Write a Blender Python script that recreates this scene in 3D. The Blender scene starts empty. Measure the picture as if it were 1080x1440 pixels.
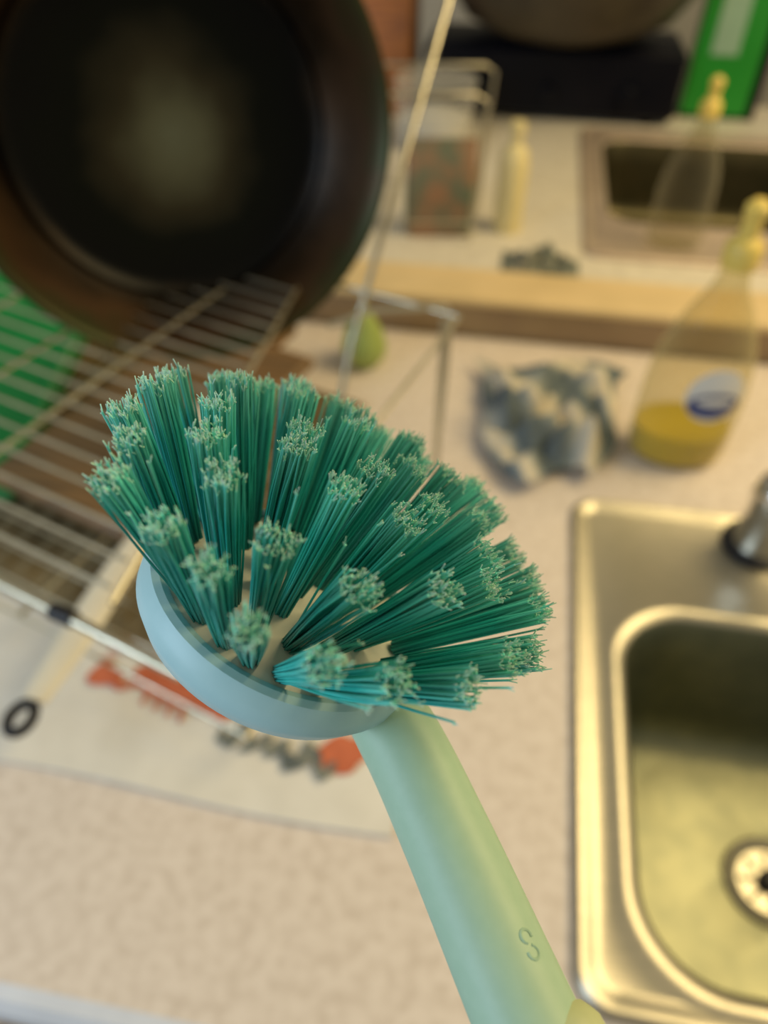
import bpy, math, random
from mathutils import Vector, Matrix, noise
random.seed(7)
# ------------------------------------------------------------------ helpers
class MB:
    def __init__(s): s.v=[]; s.f=[]; s.m=[]; s.c=[]; s.mi=0; s.M=Matrix.Identity(4); s.col=(1,1,1,1)
    def addv(s,p,c=None):
        s.v.append(tuple(s.M@Vector(p))); s.c.append(c or s.col); return len(s.v)-1
    def addf(s,f): s.f.append(tuple(f)); s.m.append(s.mi)
    def loft(s,loops,closed=True,cap0=False,cap1=False,cols=None):
        idx=[]
        for k,L in enumerate(loops): idx.append([s.addv(p,cols[k] if cols else None) for p in L])
        n=len(idx[0])
        for a,b in zip(idx[:-1],idx[1:]):
            for i in range(n if closed else n-1):
                j=(i+1)%n; s.addf((a[i],a[j],b[j],b[i]))
        if cap0: s.addf(idx[0][::-1])
        if cap1: s.addf(idx[-1])
    def tube(s,pts,r,n=8,flat=1.0,cols=None,cap=True,up=None):
        pts=[Vector(p) for p in pts]
        if not hasattr(r,'__len__'): r=[r]*len(pts)
        t0=(pts[1]-pts[0]).normalized()
        u=Vector(up) if up else (Vector((0,0,1)) if abs(t0.z)<.9 else Vector((1,0,0)))
        loops=[]
        for i,p in enumerate(pts):
            t=(pts[min(i+1,len(pts)-1)]-pts[max(i-1,0)]).normalized()
            u=(u-t*u.dot(t)).normalized(); w=t.cross(u)
            loops.append([p+(u*math.cos(2*math.pi*k/n)*flat+w*math.sin(2*math.pi*k/n))*r[i] for k in range(n)])
        s.loft(loops,cap0=cap,cap1=cap,cols=cols)
    def lathe(s,prof,n=48,sx=1,sy=1,cap0=True,cap1=True):
        s.loft([[(r*sx*math.cos(2*math.pi*k/n),r*sy*math.sin(2*math.pi*k/n),z) for k in range(n)] for r,z in prof],cap0=cap0,cap1=cap1)
    def box(s,c,d,bev=0.0):
        cx,cy,cz=c; hx,hy,hz=d[0]/2,d[1]/2,d[2]/2; b=min(bev,hx*.9,hy*.9,hz*.9)
        if b<=0:
            L=lambda z:[(cx-hx,cy-hy,z),(cx+hx,cy-hy,z),(cx+hx,cy+hy,z),(cx-hx,cy+hy,z)]
            s.loft([L(cz-hz),L(cz+hz)],cap0=True,cap1=True)
        else:
            s.loft([rr(cx,cy,hx-b,hy-b,b*.5,cz-hz),rr(cx,cy,hx,hy,b,cz-hz+b),rr(cx,cy,hx,hy,b,cz+hz-b),rr(cx,cy,hx-b,hy-b,b*.5,cz+hz)],cap0=True,cap1=True)
    def obj(s,name,mats,parent=None,smooth=True,bevel=None):
        me=bpy.data.meshes.new(name); me.from_pydata(s.v,[],s.f); 
        for m in mats: me.materials.append(m)
        me.polygons.foreach_set('material_index',s.m)
        me.polygons.foreach_set('use_smooth',[smooth]*len(s.f))
        ca=me.color_attributes.new('Col','FLOAT_COLOR','POINT')
        ca.data.foreach_set('color',[x for c in s.c for x in c])
        me.update()
        o=bpy.data.objects.new(name,me); bpy.context.collection.objects.link(o)
        if parent: o.parent=parent
        if smooth:
            try: me.set_sharp_from_angle(angle=math.radians(40))
            except Exception: pass
        return o
def rr(cx,cy,hx,hy,r,z,seg=8):
    out=[]; r=min(r,hx,hy)
    for q,(sx,sy) in enumerate(((1,1),(-1,1),(-1,-1),(1,-1))):
        for k in range(seg+1):
            a=math.pi/2*(q+k/seg)
            out.append((cx+sx*(hx-r)+r*math.cos(a),cy+sy*(hy-r)+r*math.sin(a),z))
    return out
def empty(name,loc=(0,0,0)):
    o=bpy.data.objects.new(name,None); bpy.context.collection.objects.link(o); o.location=loc; o.empty_display_size=.02; return o
def mat(name,c1,c2=None,rough=.5,metal=0,scale=30,trans=0,ior=1.45,detail=4,bump=0,spec=.5,contrast=(.35,.65),coat=0,vcol=False,stretch=None,sss=0):
    m=bpy.data.materials.new(name); m.use_nodes=True; nt=m.node_tree; N=nt.nodes; Lk=nt.links
    b=N['Principled BSDF']; b.inputs['Roughness'].default_value=rough; b.inputs['Metallic'].default_value=metal
    b.inputs['Transmission Weight'].default_value=trans; b.inputs['IOR'].default_value=ior
    b.inputs['Specular IOR Level'].default_value=spec; b.inputs['Coat Weight'].default_value=coat
    if sss: b.inputs['Subsurface Weight'].default_value=sss; b.inputs['Subsurface Radius'].default_value=(.004,.004,.004)
    tc=N.new('ShaderNodeTexCoord'); mp=N.new('ShaderNodeMapping'); Lk.new(tc.outputs['Object'],mp.inputs[0])
    if stretch: mp.inputs['Scale'].default_value=stretch
    nz=N.new('ShaderNodeTexNoise'); nz.inputs['Scale'].default_value=scale; nz.inputs['Detail'].default_value=detail
    Lk.new(mp.outputs[0],nz.inputs[0])
    cr=N.new('ShaderNodeValToRGB'); cr.color_ramp.elements[0].position=contrast[0]; cr.color_ramp.elements[1].position=contrast[1]
    c2=c2 or tuple(x*.93 for x in c1)
    cr.color_ramp.elements[0].color=(*c1,1); cr.color_ramp.elements[1].color=(*c2,1)
    Lk.new(nz.outputs['Fac'],cr.inputs[0])
    if vcol:
        at=N.new('ShaderNodeVertexColor'); at.layer_name='Col'
        mx=N.new('ShaderNodeMix'); mx.data_type='RGBA'; mx.blend_type='MULTIPLY'; mx.inputs[0].default_value=1
        Lk.new(at.outputs[0],mx.inputs[6]); Lk.new(cr.outputs[0],mx.inputs[7]); Lk.new(mx.outputs[2],b.inputs['Base Color'])
    else: Lk.new(cr.outputs[0],b.inputs['Base Color'])
    if bump:
        bp=N.new('ShaderNodeBump'); bp.inputs['Strength'].default_value=bump; bp.inputs['Distance'].default_value=.002
        Lk.new(nz.outputs['Fac'],bp.inputs['Height']); Lk.new(bp.outputs[0],b.inputs['Normal'])
    return m
def clear(name,tint,mixf=.25,rough=.08,edge=.6):
    m=bpy.data.materials.new(name); m.use_nodes=True; nt=m.node_tree; N=nt.nodes; L=nt.links
    b=N['Principled BSDF']; b.inputs['Base Color'].default_value=(*tint,1); b.inputs['Roughness'].default_value=rough
    t=N.new('ShaderNodeBsdfTransparent'); t.inputs[0].default_value=(*[min(1,x*.5+.5) for x in tint],1)
    fr=N.new('ShaderNodeLayerWeight'); fr.inputs[0].default_value=.3
    mr=N.new('ShaderNodeMapRange'); mr.inputs[3].default_value=mixf; mr.inputs[4].default_value=edge
    L.new(fr.outputs['Facing'],mr.inputs[0])
    mx=N.new('ShaderNodeMixShader'); L.new(mr.outputs[0],mx.inputs[0]); L.new(t.outputs[0],mx.inputs[1]); L.new(b.outputs[0],mx.inputs[2])
    L.new(mx.outputs[0],N['Material Output'].inputs[0]); return m

# ------------------------------------------------------------------ materials
M_counter=mat('laminate_counter',(.76,.67,.59),(.62,.53,.45),rough=.45,scale=90,detail=8,contrast=(.42,.70))
M_ledge=mat('cream_ledge',(.76,.57,.30),(.68,.51,.26),rough=.35,scale=12)
M_cab=mat('cabinet_paint',(.55,.42,.28),(.5,.38,.25),rough=.5,scale=6)
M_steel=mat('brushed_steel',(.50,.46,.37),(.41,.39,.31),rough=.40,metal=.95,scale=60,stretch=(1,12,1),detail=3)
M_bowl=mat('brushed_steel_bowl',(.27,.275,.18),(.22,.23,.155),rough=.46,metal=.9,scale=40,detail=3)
M_bowl2=mat('reflected_sink_bowl',(.12,.10,.05),(.09,.08,.04),rough=.4,metal=.8,scale=40,detail=3)
M_rim2=mat('reflected_sink_rim',(.70,.56,.44),(.6,.48,.38),rough=.5,metal=.6,scale=40,detail=3)
M_chrome=mat('chrome',(.7,.68,.64),rough=.15,metal=1)
M_dark=mat('dark_rubber',(.012,.012,.015),rough=.5)
M_wire=mat('rack_wire',(.62,.57,.44),(.5,.46,.34),rough=.28,metal=.85)
M_towel=mat('towel_cotton',(.78,.75,.68),(.70,.67,.60),rough=.9,scale=25,bump=.3)
M_red=mat('print_red',(.62,.17,.08),(.5,.13,.06),rough=.9,scale=60)
M_ink=mat('print_ink',(.10,.12,.12),(.28,.28,.22),rough=.9,scale=60)
M_green=mat('green_plastic',(.0,.24,.04),(.0,.18,.03),rough=.4,scale=8)
M_wood=mat('wood_board',(.24,.13,.045),(.11,.065,.025),rough=.5,scale=14,stretch=(1,8,1))
M_orange=mat('varnished_wood',(.42,.14,.01),(.24,.075,.008),rough=.45,scale=14,stretch=(1,1,8))
M_black=mat('reflected_black',(.003,.004,.008),(.006,.006,.010),rough=.4,scale=8,spec=.15)
M_shirt_reflection=mat('shirt_reflection_brown',(.075,.06,.038),(.045,.035,.025),rough=.45,scale=10,metal=.3)
M_cream=mat('cream_plastic',(.80,.68,.34),rough=.4)
M_yel=mat('yellow_cap',(.80,.60,.14),rough=.35)
M_liq=mat('yellow_soap',(.72,.55,.0),(.66,.50,.0),rough=.15,scale=8,trans=.2)
M_clear=clear('clear_plastic',(.75,.68,.4),.05)
M_clear2=clear('clear_plastic_empty',(.70,.66,.5),.03,edge=.4)
M_clearw=clear('clear_container',(.8,.78,.72),.12)
M_white=mat('white_plastic',(.75,.74,.7),rough=.4)
M_navy=mat('label_navy',(.05,.07,.22),rough=.4)
M_pear=mat('pear_skin',(.38,.46,.12),(.32,.40,.10),rough=.45,scale=20)
M_wall=mat('wall_paint',(.55,.53,.48),(.50,.48,.43),rough=.7,scale=4)
M_floor=mat('floor_tile',(.25,.2,.15),(.2,.16,.12),rough=.5,scale=4)

# ------------------------------------------------------------------ room
b=MB(); b.box((0,1,-.02),(6,8,.04)); b.obj('floor',[M_floor],smooth=False)
b=MB(); b.box((0,3.05,1.3),(6,.1,2.6)); b.obj('wall_back',[M_wall],smooth=False)
def slab_with_hole(b,x0,x1,y0,y1,hx0,hx1,hy0,hy1,z0,z1):
    for (a,c,d,e) in ((x0,hx0,y0,y1),(hx1,x1,y0,y1),(hx0,hx1,y0,hy0),(hx0,hx1,hy1,y1)):
        b.box(((a+c)/2,(d+e)/2,(z0+z1)/2),(c-a,e-d,z1-z0))
b=MB(); slab_with_hole(b,-1.4,1.4,.085,.98,.13,.53,.155,.52,.862,.9)
b.mi=1; b.tube([(-1.4,.085,.881),(1.4,.085,.881)],.019,12)
M_nose=mat('counter_nosing',(.68,.70,.75),rough=.3)
b.obj('kitchen_counter',[M_counter,M_nose],smooth=False)
b=MB(); slab_with_hole(b,-1.4,1.4,1.08,2.19,.16,.66,1.40,1.90,.862,.9); b.obj('reflected_counter',[mat('reflected_counter_top',(.78,.72,.60),(.68,.62,.51),rough=.45,scale=40)],smooth=False)  # stands in for the counter's mirror reflection, built as solid geometry beyond the ledge
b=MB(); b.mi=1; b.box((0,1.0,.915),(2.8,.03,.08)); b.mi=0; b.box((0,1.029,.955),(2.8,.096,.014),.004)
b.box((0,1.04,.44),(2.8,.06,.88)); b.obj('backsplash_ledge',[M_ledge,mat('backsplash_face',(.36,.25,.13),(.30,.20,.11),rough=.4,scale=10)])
def cabinet(name,y0,y1,yf):
    b=MB()
    b.box((-.0,(y0+y1)/2,.07),(2.76,y1-y0-.08,.14))
    b.box((-1.38,(y0+y1)/2,.5),(.03,y1-y0,.72)); b.box((1.38,(y0+y1)/2,.5),(.03,y1-y0,.72))
    for i in range(5):
        x=-1.1+i*.55; b.box((x,yf,.5),(.53,.02,.70),.004); b.box((x,yf-.012,.5),(.42,.012,.58),.004)
        b.tube([(x+.2,yf-.02,.74),(x+.2,yf-.045,.74),(x+.2,yf-.045,.64),(x+.2,yf-.02,.64)],.005,8)
    b.obj(name,[M_cab])
cabinet('base_cabinet',.13,.97,.12); cabinet('base_cabinet.001',1.09,2.12,2.13)

# ------------------------------------------------------------------ sinks
def sink(name,ox0,ox1,oy0,oy1,bx,by,hx,hy,rb,depth,mats=None):
    E=empty(name,((ox0+ox1)/2,(oy0+oy1)/2,.9)); inv=Matrix.Translation(-E.location)
    b=MB(); b.M=inv; cx,cy=(ox0+ox1)/2,(oy0+oy1)/2; HX,HY=(ox1-ox0)/2,(oy1-oy0)/2; z=.9
    L=[]
    for d,dz in ((0,.0005),(.001,.005),(.005,.0085),(.010,.008),(.014,.005),(.020,.004)): L.append(rr(cx,cy,HX-d,HY-d,.028-d*.6,z+dz,10))
    for d,dz in ((-.020,.004),(-.014,.0065),(-.008,.006),(-.002,.001)): L.append(rr(bx,by,hx-d,hy-d,rb-d*.4,z+dz,10))
    b.loft(L); L=[L[-1]]; b.mi=1
    for d,dz in ((.002,-.006),(.006,-.05),(.010,-depth+.04),(.016,-depth+.018),(.032,-depth+.004),(.055,-depth)):
        L.append(rr(bx,by,hx-d,hy-d,rb-d*.4,z+dz,10))
    L.append(rr(bx,by,.05,.05,.05,z-depth-.003,10)); L.append(rr(bx,by,.042,.042,.042,z-depth-.006,10))
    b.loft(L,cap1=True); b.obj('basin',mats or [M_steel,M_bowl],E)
    b=MB(); b.M=inv@Matrix.Translation((bx,by,z-depth-.004))
    b.lathe([(.044,.0),(.044,.003),(.040,.005),(.034,.003),(.030,-.001),(.012,-.001)],40,cap1=True)
    b.mi=1; b.lathe([(.011,0),(.011,.008),(.006,.011),(.001,.011)],24)
    for k in range(8):
        a=k*math.pi/4; b.tube([(.014*math.cos(a),.014*math.sin(a),.0005),(.028*math.cos(a),.028*math.sin(a),.0005)],.0022,6)
    b.obj('drain_strainer',[M_steel,M_dark],E)
    return E
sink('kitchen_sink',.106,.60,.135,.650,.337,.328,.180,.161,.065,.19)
sink('reflected_sink',.128,.72,1.27,1.94,.41,1.65,.23,.225,.06,.17,[M_rim2,M_bowl2])  # solid copy of the sink, added in place of its mirror reflection
E=empty('faucet',(.304,.606,.9045)); 
b=MB(); b.mi=1; b.lathe([(.036,0),(.036,.006),(.031,.009)],32); b.mi=0
b.lathe([(.029,.006),(.027,.02),(.024,.05),(.026,.056),(.027,.075),(.024,.09),(.014,.098),(.002,.1)],32); b.obj('valve_body',[M_chrome,M_dark],E)
b=MB(); b.tube([(.0,.0,.095),(.005,.02,.12),(.008,.05,.15),(.01,.085,.165)],[.009,.008,.007,.009],12); b.obj('lever',[M_chrome],E)
b=MB(); b.tube([(.01,-.01,.06),(.02,-.05,.12),(.03,-.1,.155),(.03,-.16,.16),(.03,-.2,.14),(.03,-.21,.11)],[.013,.013,.012,.012,.012,.013],16); b.obj('spout',[M_chrome],E)

# ------------------------------------------------------------------ tea towel under rack
b=MB(); nx,ny=60,30; rows=[]
for top in (1,0):
    g=[]
    for j in range(ny+1):
        r=[]
        for i in range(nx+1):
            x=-.78+.75*i/nx; y=.232+.40*j/ny
            yy=y+.004*math.sin(x*14); xx=x+.004*math.sin(y*20)
            z=.9006+(.0035+.0015*noise.noise((x*18,y*18,0)) if top else 0)
            r.append(b.addv((xx,yy,z)))
        g.append(r)
    rows.append(g)
T,Bm=rows
for j in range(ny):
    for i in range(nx): b.addf((T[j][i],T[j][i+1],T[j+1][i+1],T[j+1][i]))
for i in range(nx): b.addf((Bm[0][i],Bm[0][i+1],T[0][i+1],T[0][i])); b.addf((T[ny][i],T[ny][i+1],Bm[ny][i+1],Bm[ny][i]))
for j in range(ny): b.addf((T[j][0],T[j+1][0],Bm[j+1][0],Bm[j][0])); b.addf((Bm[j][nx],Bm[j+1][nx],T[j+1][nx],T[j][nx]))
TT=empty('tea_towel'); b.obj('cloth',[M_towel],TT)
def blob(b,cx,cy,rx,ry,ang=0,z=.9062,n=20):
    ca,sa=math.cos(ang),math.sin(ang); idx=[]
    for k in range(n):
        a=2*math.pi*k/n; w=1+.12*math.sin(3*a+cx*90); x,y=rx*w*math.cos(a),ry*w*math.sin(a); idx.append(b.addv((cx+x*ca-y*sa,cy+x*sa+y*ca,z)))
    b.addf(idx)
def lobster(name,cx,cy,s,rot):
    b=MB(); b.M=Matrix.Translation((cx,cy,0))@Matrix.Rotation(rot,4,'Z')
    blob(b,0,0,.034*s,.019*s); blob(b,-.034*s,0,.014*s,.013*s,z=.9064); blob(b,-.05*s,0,.010*s,.015*s,z=.9066)
    for q in (1,-1):
        b.tube([(.022*s,.010*s*q,.9062),(.036*s,.022*s*q,.9062),(.046*s,.020*s*q,.9062)],.003*s,6)
        blob(b,.053*s,.018*s*q,.015*s,.010*s,q*.3,z=.9068); blob(b,.058*s,.008*s*q,.009*s,.004*s,-q*.3,z=.907)
        for k in range(4): b.tube([(.012*s-k*.01*s,.010*s*q,.9062),(.010*s-k*.012*s,.026*s*q,.9062)],.0018*s,5)
    b.obj(name,[M_red],TT,smooth=False)
lobster('lobster_print_1',-.257,.332,1.15,math.radians(165))
b=MB()
blob(b,-.092,.288,.019,.018,.3); blob(b,-.078,.296,.014,.012,0,z=.9065); b.obj('lobster_print_2',[M_red],TT,smooth=False)
b=MB()
for k in range(18): blob(b,-.195+.006*k+random.uniform(-.003,.003),.296+random.uniform(-.010,.012)-.0012*k,.004+random.random()*.005,.003+random.random()*.005,random.random()*3,z=.9062+.0001*k)
b.obj('lettering_print',[M_ink],TT,smooth=False)
b=MB(); b.M=Matrix.Translation((-.56,.66,.9075))@Matrix.Rotation(math.radians(-16),4,'Z')
b.box((0,0,.002),(.70,.44,.006),.003)
for i in range(22): b.tube([(-.33+.0314*i,-.20,.006),(-.33+.0314*i,.20,.006)],.004,6)
b.obj('drying_mat',[mat('mat_olive',(.20,.15,.07),(.12,.09,.04),rough=.7,scale=20)])

# ------------------------------------------------------------------ dish rack
DR=empty('dish_rack'); b=MB(); A=Vector((-.238,.234)); e1=Vector((.951,-.309)); e2=Vector((.309,.951))
def rp(s,t,z): q=A+e1*s+e2*t; return (q.x,q.y,z)
ZT=1.14; L0,L1=-.42,.09; D1=.43
b.tube([rp(L0,0,ZT),rp(L1,0,ZT)],.0038,10); b.tube([rp(L0,D1,ZT),rp(L1-.02,D1,ZT)],.0020,10)
b.tube([rp(L0,0,ZT),rp(L0,D1,ZT)],.003,10); b.tube([rp(L1,0,ZT),rp(L1-.02,D1,ZT)],.0020,10)
k=.028
while k<D1-.01:
    b.tube([rp(L0,k,ZT+.003),rp(.02-.12*k/D1,k,ZT+.003)],.0015,6); k+=.0215
b.tube([rp(.02,.02,ZT),rp(-.10,D1,ZT)],.002,6)
for s in (-.33,-.24,-.16): b.tube([rp(s,-.0,ZT-.003),rp(s,D1,ZT-.003)],.002,6)
b.tube([(-.05,.60,.905),(-.05,.62,1.0),(-.047,.637,1.125),(-.052,.637,1.14),(-.12,.613,1.143),(-.16,.60,1.13)],.0026,8)
b.tube([(-.16,.59,1.0),(-.1397,.612,1.108),(-.112,.743,1.233),(-.0846,.8746,1.358),(-.082,.89,1.37)],.0032,10)
ZL=.945
for t in [0.06+.03*i for i in range(13)]: b.tube([rp(L0,t,ZL),rp(L1-.03,t,ZL)],.0016,6)
for s in (L0,-.2,L1-.03): b.tube([rp(s,.06,ZL-.003),rp(s,.42,ZL-.003)],.0026,8)
for s in (L0,L1-.03):
    for t in (.16,.42): b.tube([rp(s,t,.9065),rp(s,t,ZT)],.0035,8)
b.obj('wire_frame',[M_wire],DR)
b=MB(); q=rp(.0,0,ZT); b.M=Matrix.Translation(q); b.tube([(-.008,.002,0),(.008,-.002,0)],.0055,12); b.obj('corner_clip',[M_dark],DR)

b=MB(); b.tube([(-.336,.262,.966),(-.330,.33,.968),(-.324,.40,.97),(-.318,.5,.968),(-.315,.57,.966)],[.012,.017,.016,.010,.008],12,flat=.35)
b.mi=1
ring=[(-.338+.0095*math.cos(a),.246+.013*math.sin(a),.966) for a in [2*math.pi*k/20 for k in range(21)]]
b.tube(ring,.0045,8)
b.mi=0
b.M=Matrix.Translation((-.31,.61,.965)); b.lathe([(.001,-.002),(.03,.0),(.042,.008),(.045,.018),(.043,.018),(.040,.010),(.028,.003),(.001,.001)],28)
b.obj('serving_ladle',[mat('handle_cream',(.76,.70,.56),rough=.4),M_dark])

b=MB(); b.M=Matrix.Translation((-.735,.745,1.005))@Matrix.Rotation(math.radians(17),4,'X')
b.box((0,0,0),(.46,.50,.012),.005); b.box((0,.235,.008),(.46,.014,.02),.004); b.box((0,-.235,.008),(.46,.014,.02),.004); b.box((.222,0,.008),(.014,.48,.02),.004); b.box((-.222,0,.008),(.014,.48,.02),.004)
b.obj('serving_tray',[M_green])
b=MB(); b.M=Matrix.Translation((-.38,.65,.958))@Matrix.Rotation(math.radians(-18),4,'Z')
b.box((0,0,0),(.20,.36,.018),.006); b.tube([(-.03,.185,0),(-.03,.23,0),(.03,.23,0),(.03,.185,0)],.008,10); b.obj('cutting_board',[M_wood])
b=MB(); b.M=Matrix.Translation((-.185,.885,.9)); b.lathe([(.006,0),(.022,.004),(.031,.018),(.032,.032),(.026,.052),(.016,.07),(.012,.08),(.006,.087),(.002,.085)],28)
b.tube([(0,0,.084),(.003,.002,.098),(.007,.003,.106)],.0018,6); b.obj('pear',[M_pear])

# ------------------------------------------------------------------ frying pan
M_pan=bpy.data.materials.new('seasoned_steel_painted_glow'); M_pan.use_nodes=True; nt=M_pan.node_tree; N=nt.nodes; Lk=nt.links; B=N['Principled BSDF']
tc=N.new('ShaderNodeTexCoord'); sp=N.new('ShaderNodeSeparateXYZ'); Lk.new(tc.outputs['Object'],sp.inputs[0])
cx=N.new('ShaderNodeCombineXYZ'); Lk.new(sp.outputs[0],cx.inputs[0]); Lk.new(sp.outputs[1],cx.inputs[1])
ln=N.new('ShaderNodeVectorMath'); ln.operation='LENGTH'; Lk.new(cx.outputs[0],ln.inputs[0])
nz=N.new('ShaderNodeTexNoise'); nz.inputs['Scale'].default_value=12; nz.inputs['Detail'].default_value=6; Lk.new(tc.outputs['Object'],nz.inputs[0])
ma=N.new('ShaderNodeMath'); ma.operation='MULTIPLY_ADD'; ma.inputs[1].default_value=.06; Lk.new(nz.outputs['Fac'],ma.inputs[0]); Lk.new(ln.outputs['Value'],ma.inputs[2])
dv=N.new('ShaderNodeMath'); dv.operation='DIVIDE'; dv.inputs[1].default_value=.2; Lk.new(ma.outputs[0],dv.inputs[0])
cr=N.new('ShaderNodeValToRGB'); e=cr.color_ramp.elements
e[0].position=.1; e[0].color=(.14,.15,.10,1); e[1].position=1; e[1].color=(.035,.04,.015,1)  # pale centre stops paint a blurred reflection into the colour; outer browns are seasoning
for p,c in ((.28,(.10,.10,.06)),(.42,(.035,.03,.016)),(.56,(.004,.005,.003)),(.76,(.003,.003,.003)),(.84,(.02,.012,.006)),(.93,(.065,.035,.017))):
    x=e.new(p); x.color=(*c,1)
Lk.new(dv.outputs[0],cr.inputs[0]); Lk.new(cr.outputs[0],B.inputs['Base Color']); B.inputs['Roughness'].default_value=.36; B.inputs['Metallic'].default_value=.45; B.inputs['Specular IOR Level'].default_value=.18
PC=Vector((-.268,.600,1.289)); view=(Vector((0,0,1.5))-PC).normalized(); right=Vector((.985,.174,0))
zn=(view+right*.22+Vector((0,0,-.10))).normalized(); xn=(right-zn*right.dot(zn)).normalized(); yn=zn.cross(xn)
R3=Matrix((xn,yn,zn)).transposed().to_4x4()
FP=empty('frying_pan'); FP.matrix_world=Matrix.Translation(PC)@R3@Matrix.Scale(1.06,4)
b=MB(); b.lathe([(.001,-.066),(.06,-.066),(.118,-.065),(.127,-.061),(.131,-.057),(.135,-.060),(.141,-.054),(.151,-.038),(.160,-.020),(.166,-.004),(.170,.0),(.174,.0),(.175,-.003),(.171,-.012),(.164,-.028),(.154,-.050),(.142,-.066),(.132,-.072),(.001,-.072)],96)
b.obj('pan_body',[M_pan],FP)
b=MB(); d=Vector((-.8,.6,0)); b.tube([d*.16+Vector((0,0,-.02)),d*.20+Vector((0,0,-.005)),d*.27+Vector((0,0,.012)),d*.36+Vector((0,0,.02))],[.012,.011,.012,.013],14,flat=.6,up=(0,0,1)); b.obj('handle',[M_dark],FP)

# ------------------------------------------------------------------ dishcloth
b=MB(); nx,ny=56,64; g=[]
for j in range(ny+1):
    r=[]
    for i in range(nx+1):
        u=i/nx-.5; v=j/ny
        wdt=.105+.09*min(1,v*1.5)
        x=.078+u*wdt*(1+.12*math.sin(v*7))-.006*v; y=.668+v*.235+.02*math.sin(u*6)
        q=Vector((u*2.6,v*3.0,4.3)); w=noise.noise_vector(q)*.5
        h=abs(noise.noise(q*1.3+w*1.5))*.07+.02*abs(noise.noise(q*2.4))
        edge=min(1,(0.5-abs(u))*6)*min(1,v*7)*min(1,(1-v)*7)
        r.append(b.addv((x+.028*w.x,y+.022*w.y,.906+.008+h*(.2+.8*edge)),(u+.5,v,0,1)))
    g.append(r)
for j in range(ny):
    for i in range(nx): b.addf((g[j][i],g[j][i+1],g[j+1][i+1],g[j+1][i]))
M_cl=bpy.data.materials.new('striped_cloth'); M_cl.use_nodes=True; nt=M_cl.node_tree; N=nt.nodes; Lk=nt.links; B=N['Principled BSDF']; B.inputs['Roughness'].default_value=.9
at=N.new('ShaderNodeVertexColor'); at.layer_name='Col'; wv=N.new('ShaderNodeTexWave'); wv.bands_direction='DIAGONAL'; wv.inputs['Scale'].default_value=1.0; wv.inputs['Distortion'].default_value=.8; wv.inputs['Detail Scale'].default_value=.8
Lk.new(at.outputs[0],wv.inputs[0]); cr=N.new('ShaderNodeValToRGB'); e=cr.color_ramp.elements; e[0].position=.2; e[0].color=(.10,.13,.15,1); e[1].position=.9; e[1].color=(.62,.56,.44,1)
x=e.new(.55); x.color=(.26,.29,.28,1); Lk.new(wv.outputs['Fac'],cr.inputs[0]); Lk.new(cr.outputs[0],B.inputs['Base Color'])
o=b.obj('dishcloth',[M_cl]); md=o.modifiers.new('thick','SOLIDIFY'); md.thickness=.003; 
b=MB(); g=[]
for j in range(21):
    r=[]
    for i in range(25):
        u=i/24-.5; v=j/20-.5; h=abs(noise.noise((u*5,v*5,7)))*.07*max(0,1-4*(u*u*.9+v*v*.9))
        r.append(b.addv((.055+u*.13,1.22+v*.08+.01*math.sin(u*9),.903+h)))
    g.append(r)
for j in range(20):
    for i in range(24): b.addf((g[j][i],g[j][i+1],g[j+1][i+1],g[j+1][i]))
o=b.obj('reflected_dishcloth',[mat('reflected_cloth_grey',(.10,.13,.12),(.35,.33,.25),rough=.9,scale=30)]); md=o.modifiers.new('t','SOLIDIFY'); md.thickness=.002  # small second cloth added in place of the first one's reflection

# ------------------------------------------------------------------ soap bottles
def bottle(name,loc,s=1.0,full=True):
    E=empty(name,loc); E.scale=(s,s,s)
    prof=[(.002,.001),(.046,.0),(.055,.006),(.058,.03),(.059,.07),(.058,.11),(.054,.145),(.045,.175),(.031,.205),(.020,.225),(.0155,.24),(.015,.262)]
    b=MB(); b.lathe(prof,48,1,.72,cap1=False); b.obj('bottle_body',[M_clear if full else M_clear2],E)
    if full:
        b=MB(); b.lathe([(.002,.003),(.044,.003),(.052,.008),(.0555,.03),(.0562,.048),(.002,.0485)],48,1,.72); b.obj('liquid_soap',[M_liq],E)
    b=MB(); b.lathe([(.018,.25),(.019,.254),(.019,.272),(.016,.277),(.010,.282),(.009,.298),(.012,.302),(.012,.312),(.006,.318),(.001,.318)],28); b.obj('push_pull_cap',[M_yel],E)
    def lab(nm,rx,rz,off,mt,cz=.115):
        b=MB(); rings=[]
        for t in (0,.25,.5,.75,1):
            L=[]
            for k in range(32):
                a=2*math.pi*k/32; th=math.radians(-75)+rx*t*math.cos(a)/.055; z=cz+rz*t*math.sin(a)
                rr_=.0585+off if z<.12 else .0585+off-(z-.12)*.16
                L.append((rr_*math.cos(th),rr_*.72*math.sin(th),z))
            rings.append(L)
        b.loft(rings); b.obj(nm,[mt],E)
    if full:
        lab('label_white',.032,.034,.0008,M_white); lab('label_navy',.028,.017,.0014,M_navy,.103); lab('label_stripe',.020,.006,.002,M_white,.109)
    return E
bottle('dish_soap_bottle',(.230,.757,.9005),.985)
bottle('reflected_soap_bottle',(.285,1.345,.9065),.83,False)  # empty clear copy added to stand for the first bottle's reflection

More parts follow.
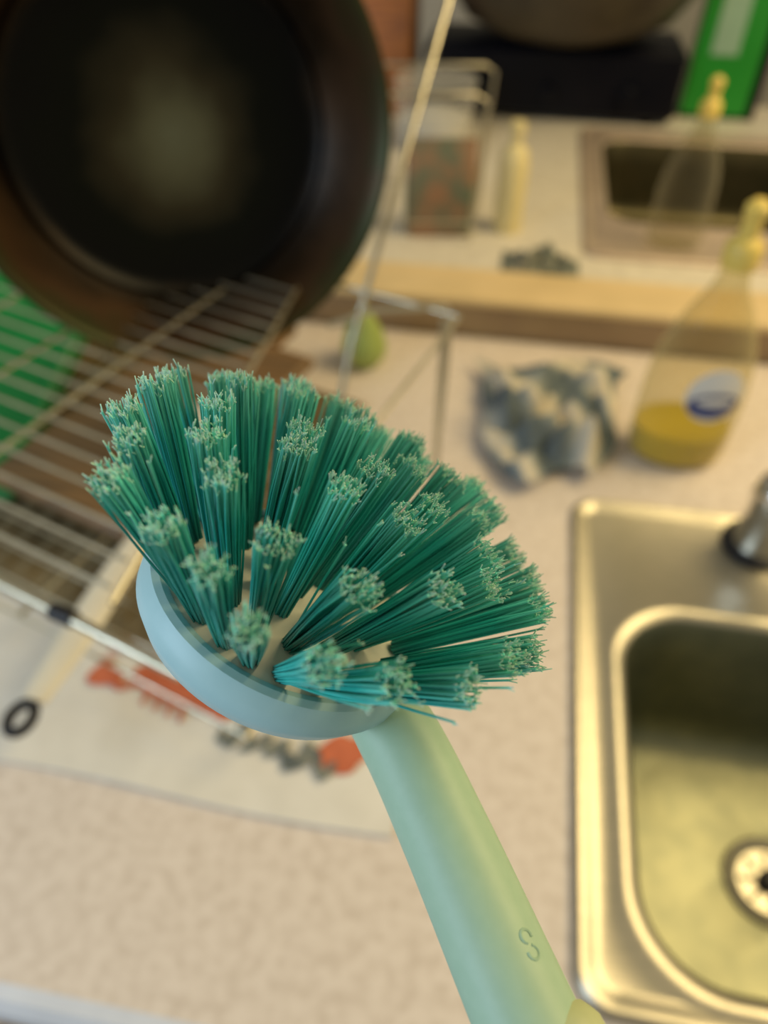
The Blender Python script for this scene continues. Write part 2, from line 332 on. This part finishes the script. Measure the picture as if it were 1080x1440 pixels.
# ------------------------------------------------------------------ mirror reflection modelled as solid things on the reflected counter
b=MB(); b.M=Matrix.Translation((-.010,1.36,.9)); b.lathe([(.002,0),(.024,0),(.026,.01),(.026,.12),(.022,.14),(.010,.152),(.010,.165),(.013,.167),(.013,.185),(.001,.187)],28); b.obj('reflected_lotion_bottle',[M_cream])
b=MB(); b.M=Matrix.Translation((-.135,1.335,.9))@Matrix.Rotation(.15,4,'Z')
b.loft([rr(0,0,.060,.026,.012,z) for z in (0.0,.01)]+[rr(0,0,.062,.03,.014,.06),rr(0,0,.060,.024,.01,.12),rr(0,0,.060,.008,.004,.145),rr(0,0,.061,.003,.001,.16)],cap0=True,cap1=True)
b.obj('reflected_clutter',[mat('reflected_clutter_pattern',(.30,.16,.08),(.13,.15,.09),rough=.5,scale=22,detail=4,contrast=(.38,.62))])  # packet shape added in place of reflected patterned clutter
FR=empty('reflected_dish_rack'); b=MB()  # wire hoops added to model the dish rack's mirror reflection
for yy in (1.25,1.42): b.tube([(-.073,yy+.04,.903),(-.068,yy+.045,1.03),(-.062,yy+.05,1.13),(-.08,yy+.05,1.14),(-.26,yy+.02,1.14),(-.28,yy+.02,1.12),(-.285,yy+.0,.903)],.0028,8)
for z in (.94,): b.tube([(-.07,1.29,z),(-.07,1.46,z),(-.28,1.44,z),(-.28,1.25,z),(-.07,1.29,z)],.002,6)
b.obj('wire_frame',[M_wire],FR)
b=MB(); b.M=Matrix.Translation((-.20,1.78,.9)); b.lathe([(.002,0),(.07,0),(.082,.01),(.088,.09),(.086,.12),(.090,.125),(.090,.135),(.02,.14),(.001,.14)],32); b.mi=1; b.lathe([(.02,.003),(.074,.006),(.078,.06),(.04,.075),(.001,.08)],32); b.obj('storage_jar',[M_clearw,M_white])
b=MB(); b.M=Matrix.Translation((-.37,2.04,.9)); 
def sl(z,sh,hx,hy): return rr(0,sh,hx,hy,.008,z)
b.loft([sl(0,0,.085,.08),sl(.02,.0,.086,.08),sl(.20,.03,.084,.07),sl(.30,.045,.082,.055)],cap0=True,cap1=True)
b.mi=1
for i in range(3):
    for j in range(2): b.tube([(-.04+.04*i,.03+.04*j,.295),(-.04+.04*i,.05+.04*j,.37)],[.009,.011],8)
b.obj('knife_block',[M_orange,M_dark])
b=MB(); b.M=Matrix.Translation((.045,2.075,.9)); b.box((0,0,.084),(.60,.20,.152),.015); b.mi=1
for x in (-.18,0,.18): b.M=Matrix.Translation((.045+x,1.975,.965))@Matrix.Rotation(math.pi/2,4,'X'); b.lathe([(.02,0),(.02,.012),(.016,.016),(.001,.017)],20)
b.M=Matrix.Translation((.045,2.075,.9)); b.mi=0
for x in (-.24,.24):
    for y in (-.07,.07): b.tube([(x,y,.0),(x,y,.01)],.012,10)
b.obj('torso_reflection',[M_black,M_black])  # black block added in place of a person's reflected dark clothing
b=MB(); b.M=Matrix.Translation((.065,2.06,1.0605)); b.lathe([(.001,.0),(.09,.0),(.11,.004),(.17,.02),(.235,.05),(.272,.10),(.285,.18),(.279,.18),(.265,.104),(.229,.057),(.165,.026),(.10,.01),(.001,.008)],64); b.obj('shirt_reflection',[M_shirt_reflection])  # bowl shape added for the brown upper part of the person's reflection
b=MB(); b.M=Matrix.Translation((.455,2.10,.9)); b.box((0,0,.17),(.17,.05,.34),.003); b.mi=1; b.box((-.02,-.0262,.20),(.06,.002,.13)); b.mi=2; b.box((.077,-.001,.17),(.022,.055,.345),.002); b.box((0,-.001,.004),(.172,.055,.008),.001)
b.obj('reflected_cereal_box',[mat('reflected_box_green',(.02,.30,.03),(.01,.24,.02),rough=.4,scale=5),mat('reflected_box_label',(.30,.46,.33),rough=.5),M_black])

# ------------------------------------------------------------------ dish brush
BR=empty('dish_brush')
Fv=Vector((-.12315,.6963,-.70711)); Rv=Vector((.98472,.17416,0)); Uv=Vector((-.12315,.6963,.70711))
mz=(Rv*.46+Uv*.77-Fv*.44).normalized(); mx=(Rv*.85-Uv*.51); mx=(mx-mz*mx.dot(mz)).normalized(); my=mz.cross(mx)
Cb=Vector((-.0388,.1008,1.3667))
HM=Matrix.Translation(Cb)@Matrix((mx,my,mz)).transposed().to_4x4()@Matrix.Scale(.94,4)
M_body=mat('brush_plastic',(.42,.61,.46),(.40,.59,.44),rough=.48,scale=300,sss=.15)
M_head=mat('brush_head_plastic',(.44,.69,.74),(.42,.67,.72),rough=.42,scale=200,sss=.15)
M_core=mat('brush_core',(.70,.70,.60),rough=.45)
b=MB(); b.M=HM
b.lathe([(.0310,-.0008),(.0318,.0004),(.0335,.0008),(.0350,.0000),(.0362,-.003),(.0360,-.007),(.0330,-.012),(.024,-.0155),(.001,-.017)],80,cap0=False)
b.obj('head_shell',[M_head],BR)
b=MB(); b.M=HM; b.lathe([(.001,.0014),(.018,.0010),(.0300,.0002),(.0314,-.0004)],64,cap1=False)
b.obj('bristle_plate',[M_core],BR)
def spline(P,n=10):
    out=[]
    P=[Vector(p) for p in P]
    for i in range(len(P)-1):
        p0=P[max(i-1,0)];p1=P[i];p2=P[i+1];p3=P[min(i+2,len(P)-1)]
        for k in range(n):
            t=k/n; out.append(.5*((2*p1)+(p2-p0)*t+(2*p0-5*p1+4*p2-p3)*t*t+(3*p1-p0-3*p2+p3)*t**3))
    out.append(P[-1]); return out
path=spline([(-.0303,.1026,1.3510),(-.0118,.0828,1.3458),(.0025,.0626,1.3419),(.0196,.0354,1.3391),(.0349,.0111,1.338)],12)
rad=[.0080+.0012*min(1,i/12)+.0007*i/len(path) for i in range(len(path))]
b=MB(); b.tube(path,rad,40,up=(0,0,1)); b.obj('handle_neck',[M_body],BR)
path2=spline([(.0235,.0360,1.3396),(.0385,.0122,1.3385),(.063,-.031,1.336),(.095,-.085,1.334)],12)
b=MB(); n2=len(path2); b.tube(path2,[(.004,.0068,.0078)[i] if i<3 else .0086+.001*min(1,i/12)-.002*(i/n2)-(.006 if i>n2-2 else 0) for i in range(n2)],40,up=(0,0,1)); b.obj('handle_grip',[mat('grip_plastic',(.56,.62,.34),rough=.45,scale=200)],BR)
q=path[33]; t=(path[34]-path[32]).normalized(); nn=(Vector((0,0,1.5))+Vector((.14,0,0))-q); nn=(nn-t*nn.dot(t)).normalized(); s_=t.cross(nn)
b=MB(); c0=q+nn*(rad[33]-.0001)
for off,r_ in ((-.0014,.0012),(.0014,.0012)):
    arc=[c0+t*off+t*r_*math.cos(a)+s_*r_*math.sin(a) for a in [k*math.pi*1.5/10+(.3 if off<0 else 3.4) for k in range(11)]]
    b.tube(arc,.00035,6)
b.obj('embossed_logo',[M_body],BR)
b=MB(); TE=Vector
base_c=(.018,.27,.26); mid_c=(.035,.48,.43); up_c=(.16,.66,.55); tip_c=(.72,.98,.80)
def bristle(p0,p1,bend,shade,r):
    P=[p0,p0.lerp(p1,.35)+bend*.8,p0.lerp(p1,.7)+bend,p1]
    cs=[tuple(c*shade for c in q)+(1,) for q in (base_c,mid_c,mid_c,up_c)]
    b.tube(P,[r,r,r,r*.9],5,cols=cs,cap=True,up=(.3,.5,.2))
    d=(P[3]-P[2]).normalized()
    for k in range(3):
        w=TE((random.uniform(-1,1),random.uniform(-1,1),random.uniform(-1,1)))*.0008
        q1=p1+d*random.uniform(.0004,.0013)+w; cc=[tuple(c*shade*1.1 for c in up_c)+(1,),tuple(c*random.uniform(.8,1.05) for c in tip_c)+(1,)]
        b.tube([p1-d*.0006,q1],[r*.6,r*.46],4,cols=cc,cap=True,up=(.3,.5,.2))
b.M=HM
tufts=[(0,0)]
for cnt,r,ph in ((7,.0092,.2),(14,.0185,.1),(24,.0278,.05)):
    for k in range(cnt): tufts.append((r,ph+2*math.pi*k/cnt+random.uniform(-.05,.05)))
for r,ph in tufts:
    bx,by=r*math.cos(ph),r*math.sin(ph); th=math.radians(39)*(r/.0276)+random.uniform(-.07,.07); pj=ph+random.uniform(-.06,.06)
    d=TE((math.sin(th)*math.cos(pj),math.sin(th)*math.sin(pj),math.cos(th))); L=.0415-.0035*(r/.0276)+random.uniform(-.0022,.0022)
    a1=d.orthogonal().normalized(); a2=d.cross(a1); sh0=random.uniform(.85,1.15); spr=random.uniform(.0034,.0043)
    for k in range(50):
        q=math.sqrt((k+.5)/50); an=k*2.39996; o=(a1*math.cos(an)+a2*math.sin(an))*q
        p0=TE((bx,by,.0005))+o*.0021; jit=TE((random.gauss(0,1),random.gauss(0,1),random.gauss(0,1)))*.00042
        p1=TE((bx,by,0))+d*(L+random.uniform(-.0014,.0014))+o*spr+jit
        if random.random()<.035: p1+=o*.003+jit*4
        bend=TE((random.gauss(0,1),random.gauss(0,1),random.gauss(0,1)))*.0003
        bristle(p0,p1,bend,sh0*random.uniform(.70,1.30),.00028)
b.obj('bristle_tufts',[mat('bristle_nylon',(1,1,1),(.9,.95,.95),rough=.38,vcol=True,scale=400)],BR)

# ------------------------------------------------------------------ lights
def area(name,loc,target,size,power,col):
    l=bpy.data.lights.new(name,'AREA'); l.energy=power; l.size=size; l.color=col
    o=bpy.data.objects.new(name,l); bpy.context.collection.objects.link(o); o.location=loc
    o.rotation_euler=(Vector(target)-Vector(loc)).to_track_quat('-Z','Y').to_euler(); return o
area('ceiling_lamp',(1.1,1.0,2.3),(.2,.7,.9),.9,26,(1,.77,.38))
area('window_daylight',(-1.3,-.7,1.8),(-.1,.4,1.1),.9,16,(.62,.80,1.0))
w=bpy.data.worlds.new('world'); bpy.context.scene.world=w; w.use_nodes=True
w.node_tree.nodes['Background'].inputs[0].default_value=(.92,.84,.64,1); w.node_tree.nodes['Background'].inputs[1].default_value=.34
bpy.context.scene.view_settings.view_transform='Standard'

# ------------------------------------------------------------------ camera
cd=bpy.data.cameras.new('camera'); co=bpy.data.objects.new('camera',cd); bpy.context.collection.objects.link(co)
cd.sensor_fit='VERTICAL'; cd.sensor_height=36; cd.sensor_width=27; cd.lens=26; cd.clip_start=.01
co.location=(0,0,1.5); co.rotation_euler=(math.radians(45),0,math.radians(10.03))
cd.dof.use_dof=True; cd.dof.focus_distance=.15; cd.dof.aperture_fstop=7.5
bpy.context.scene.camera=co
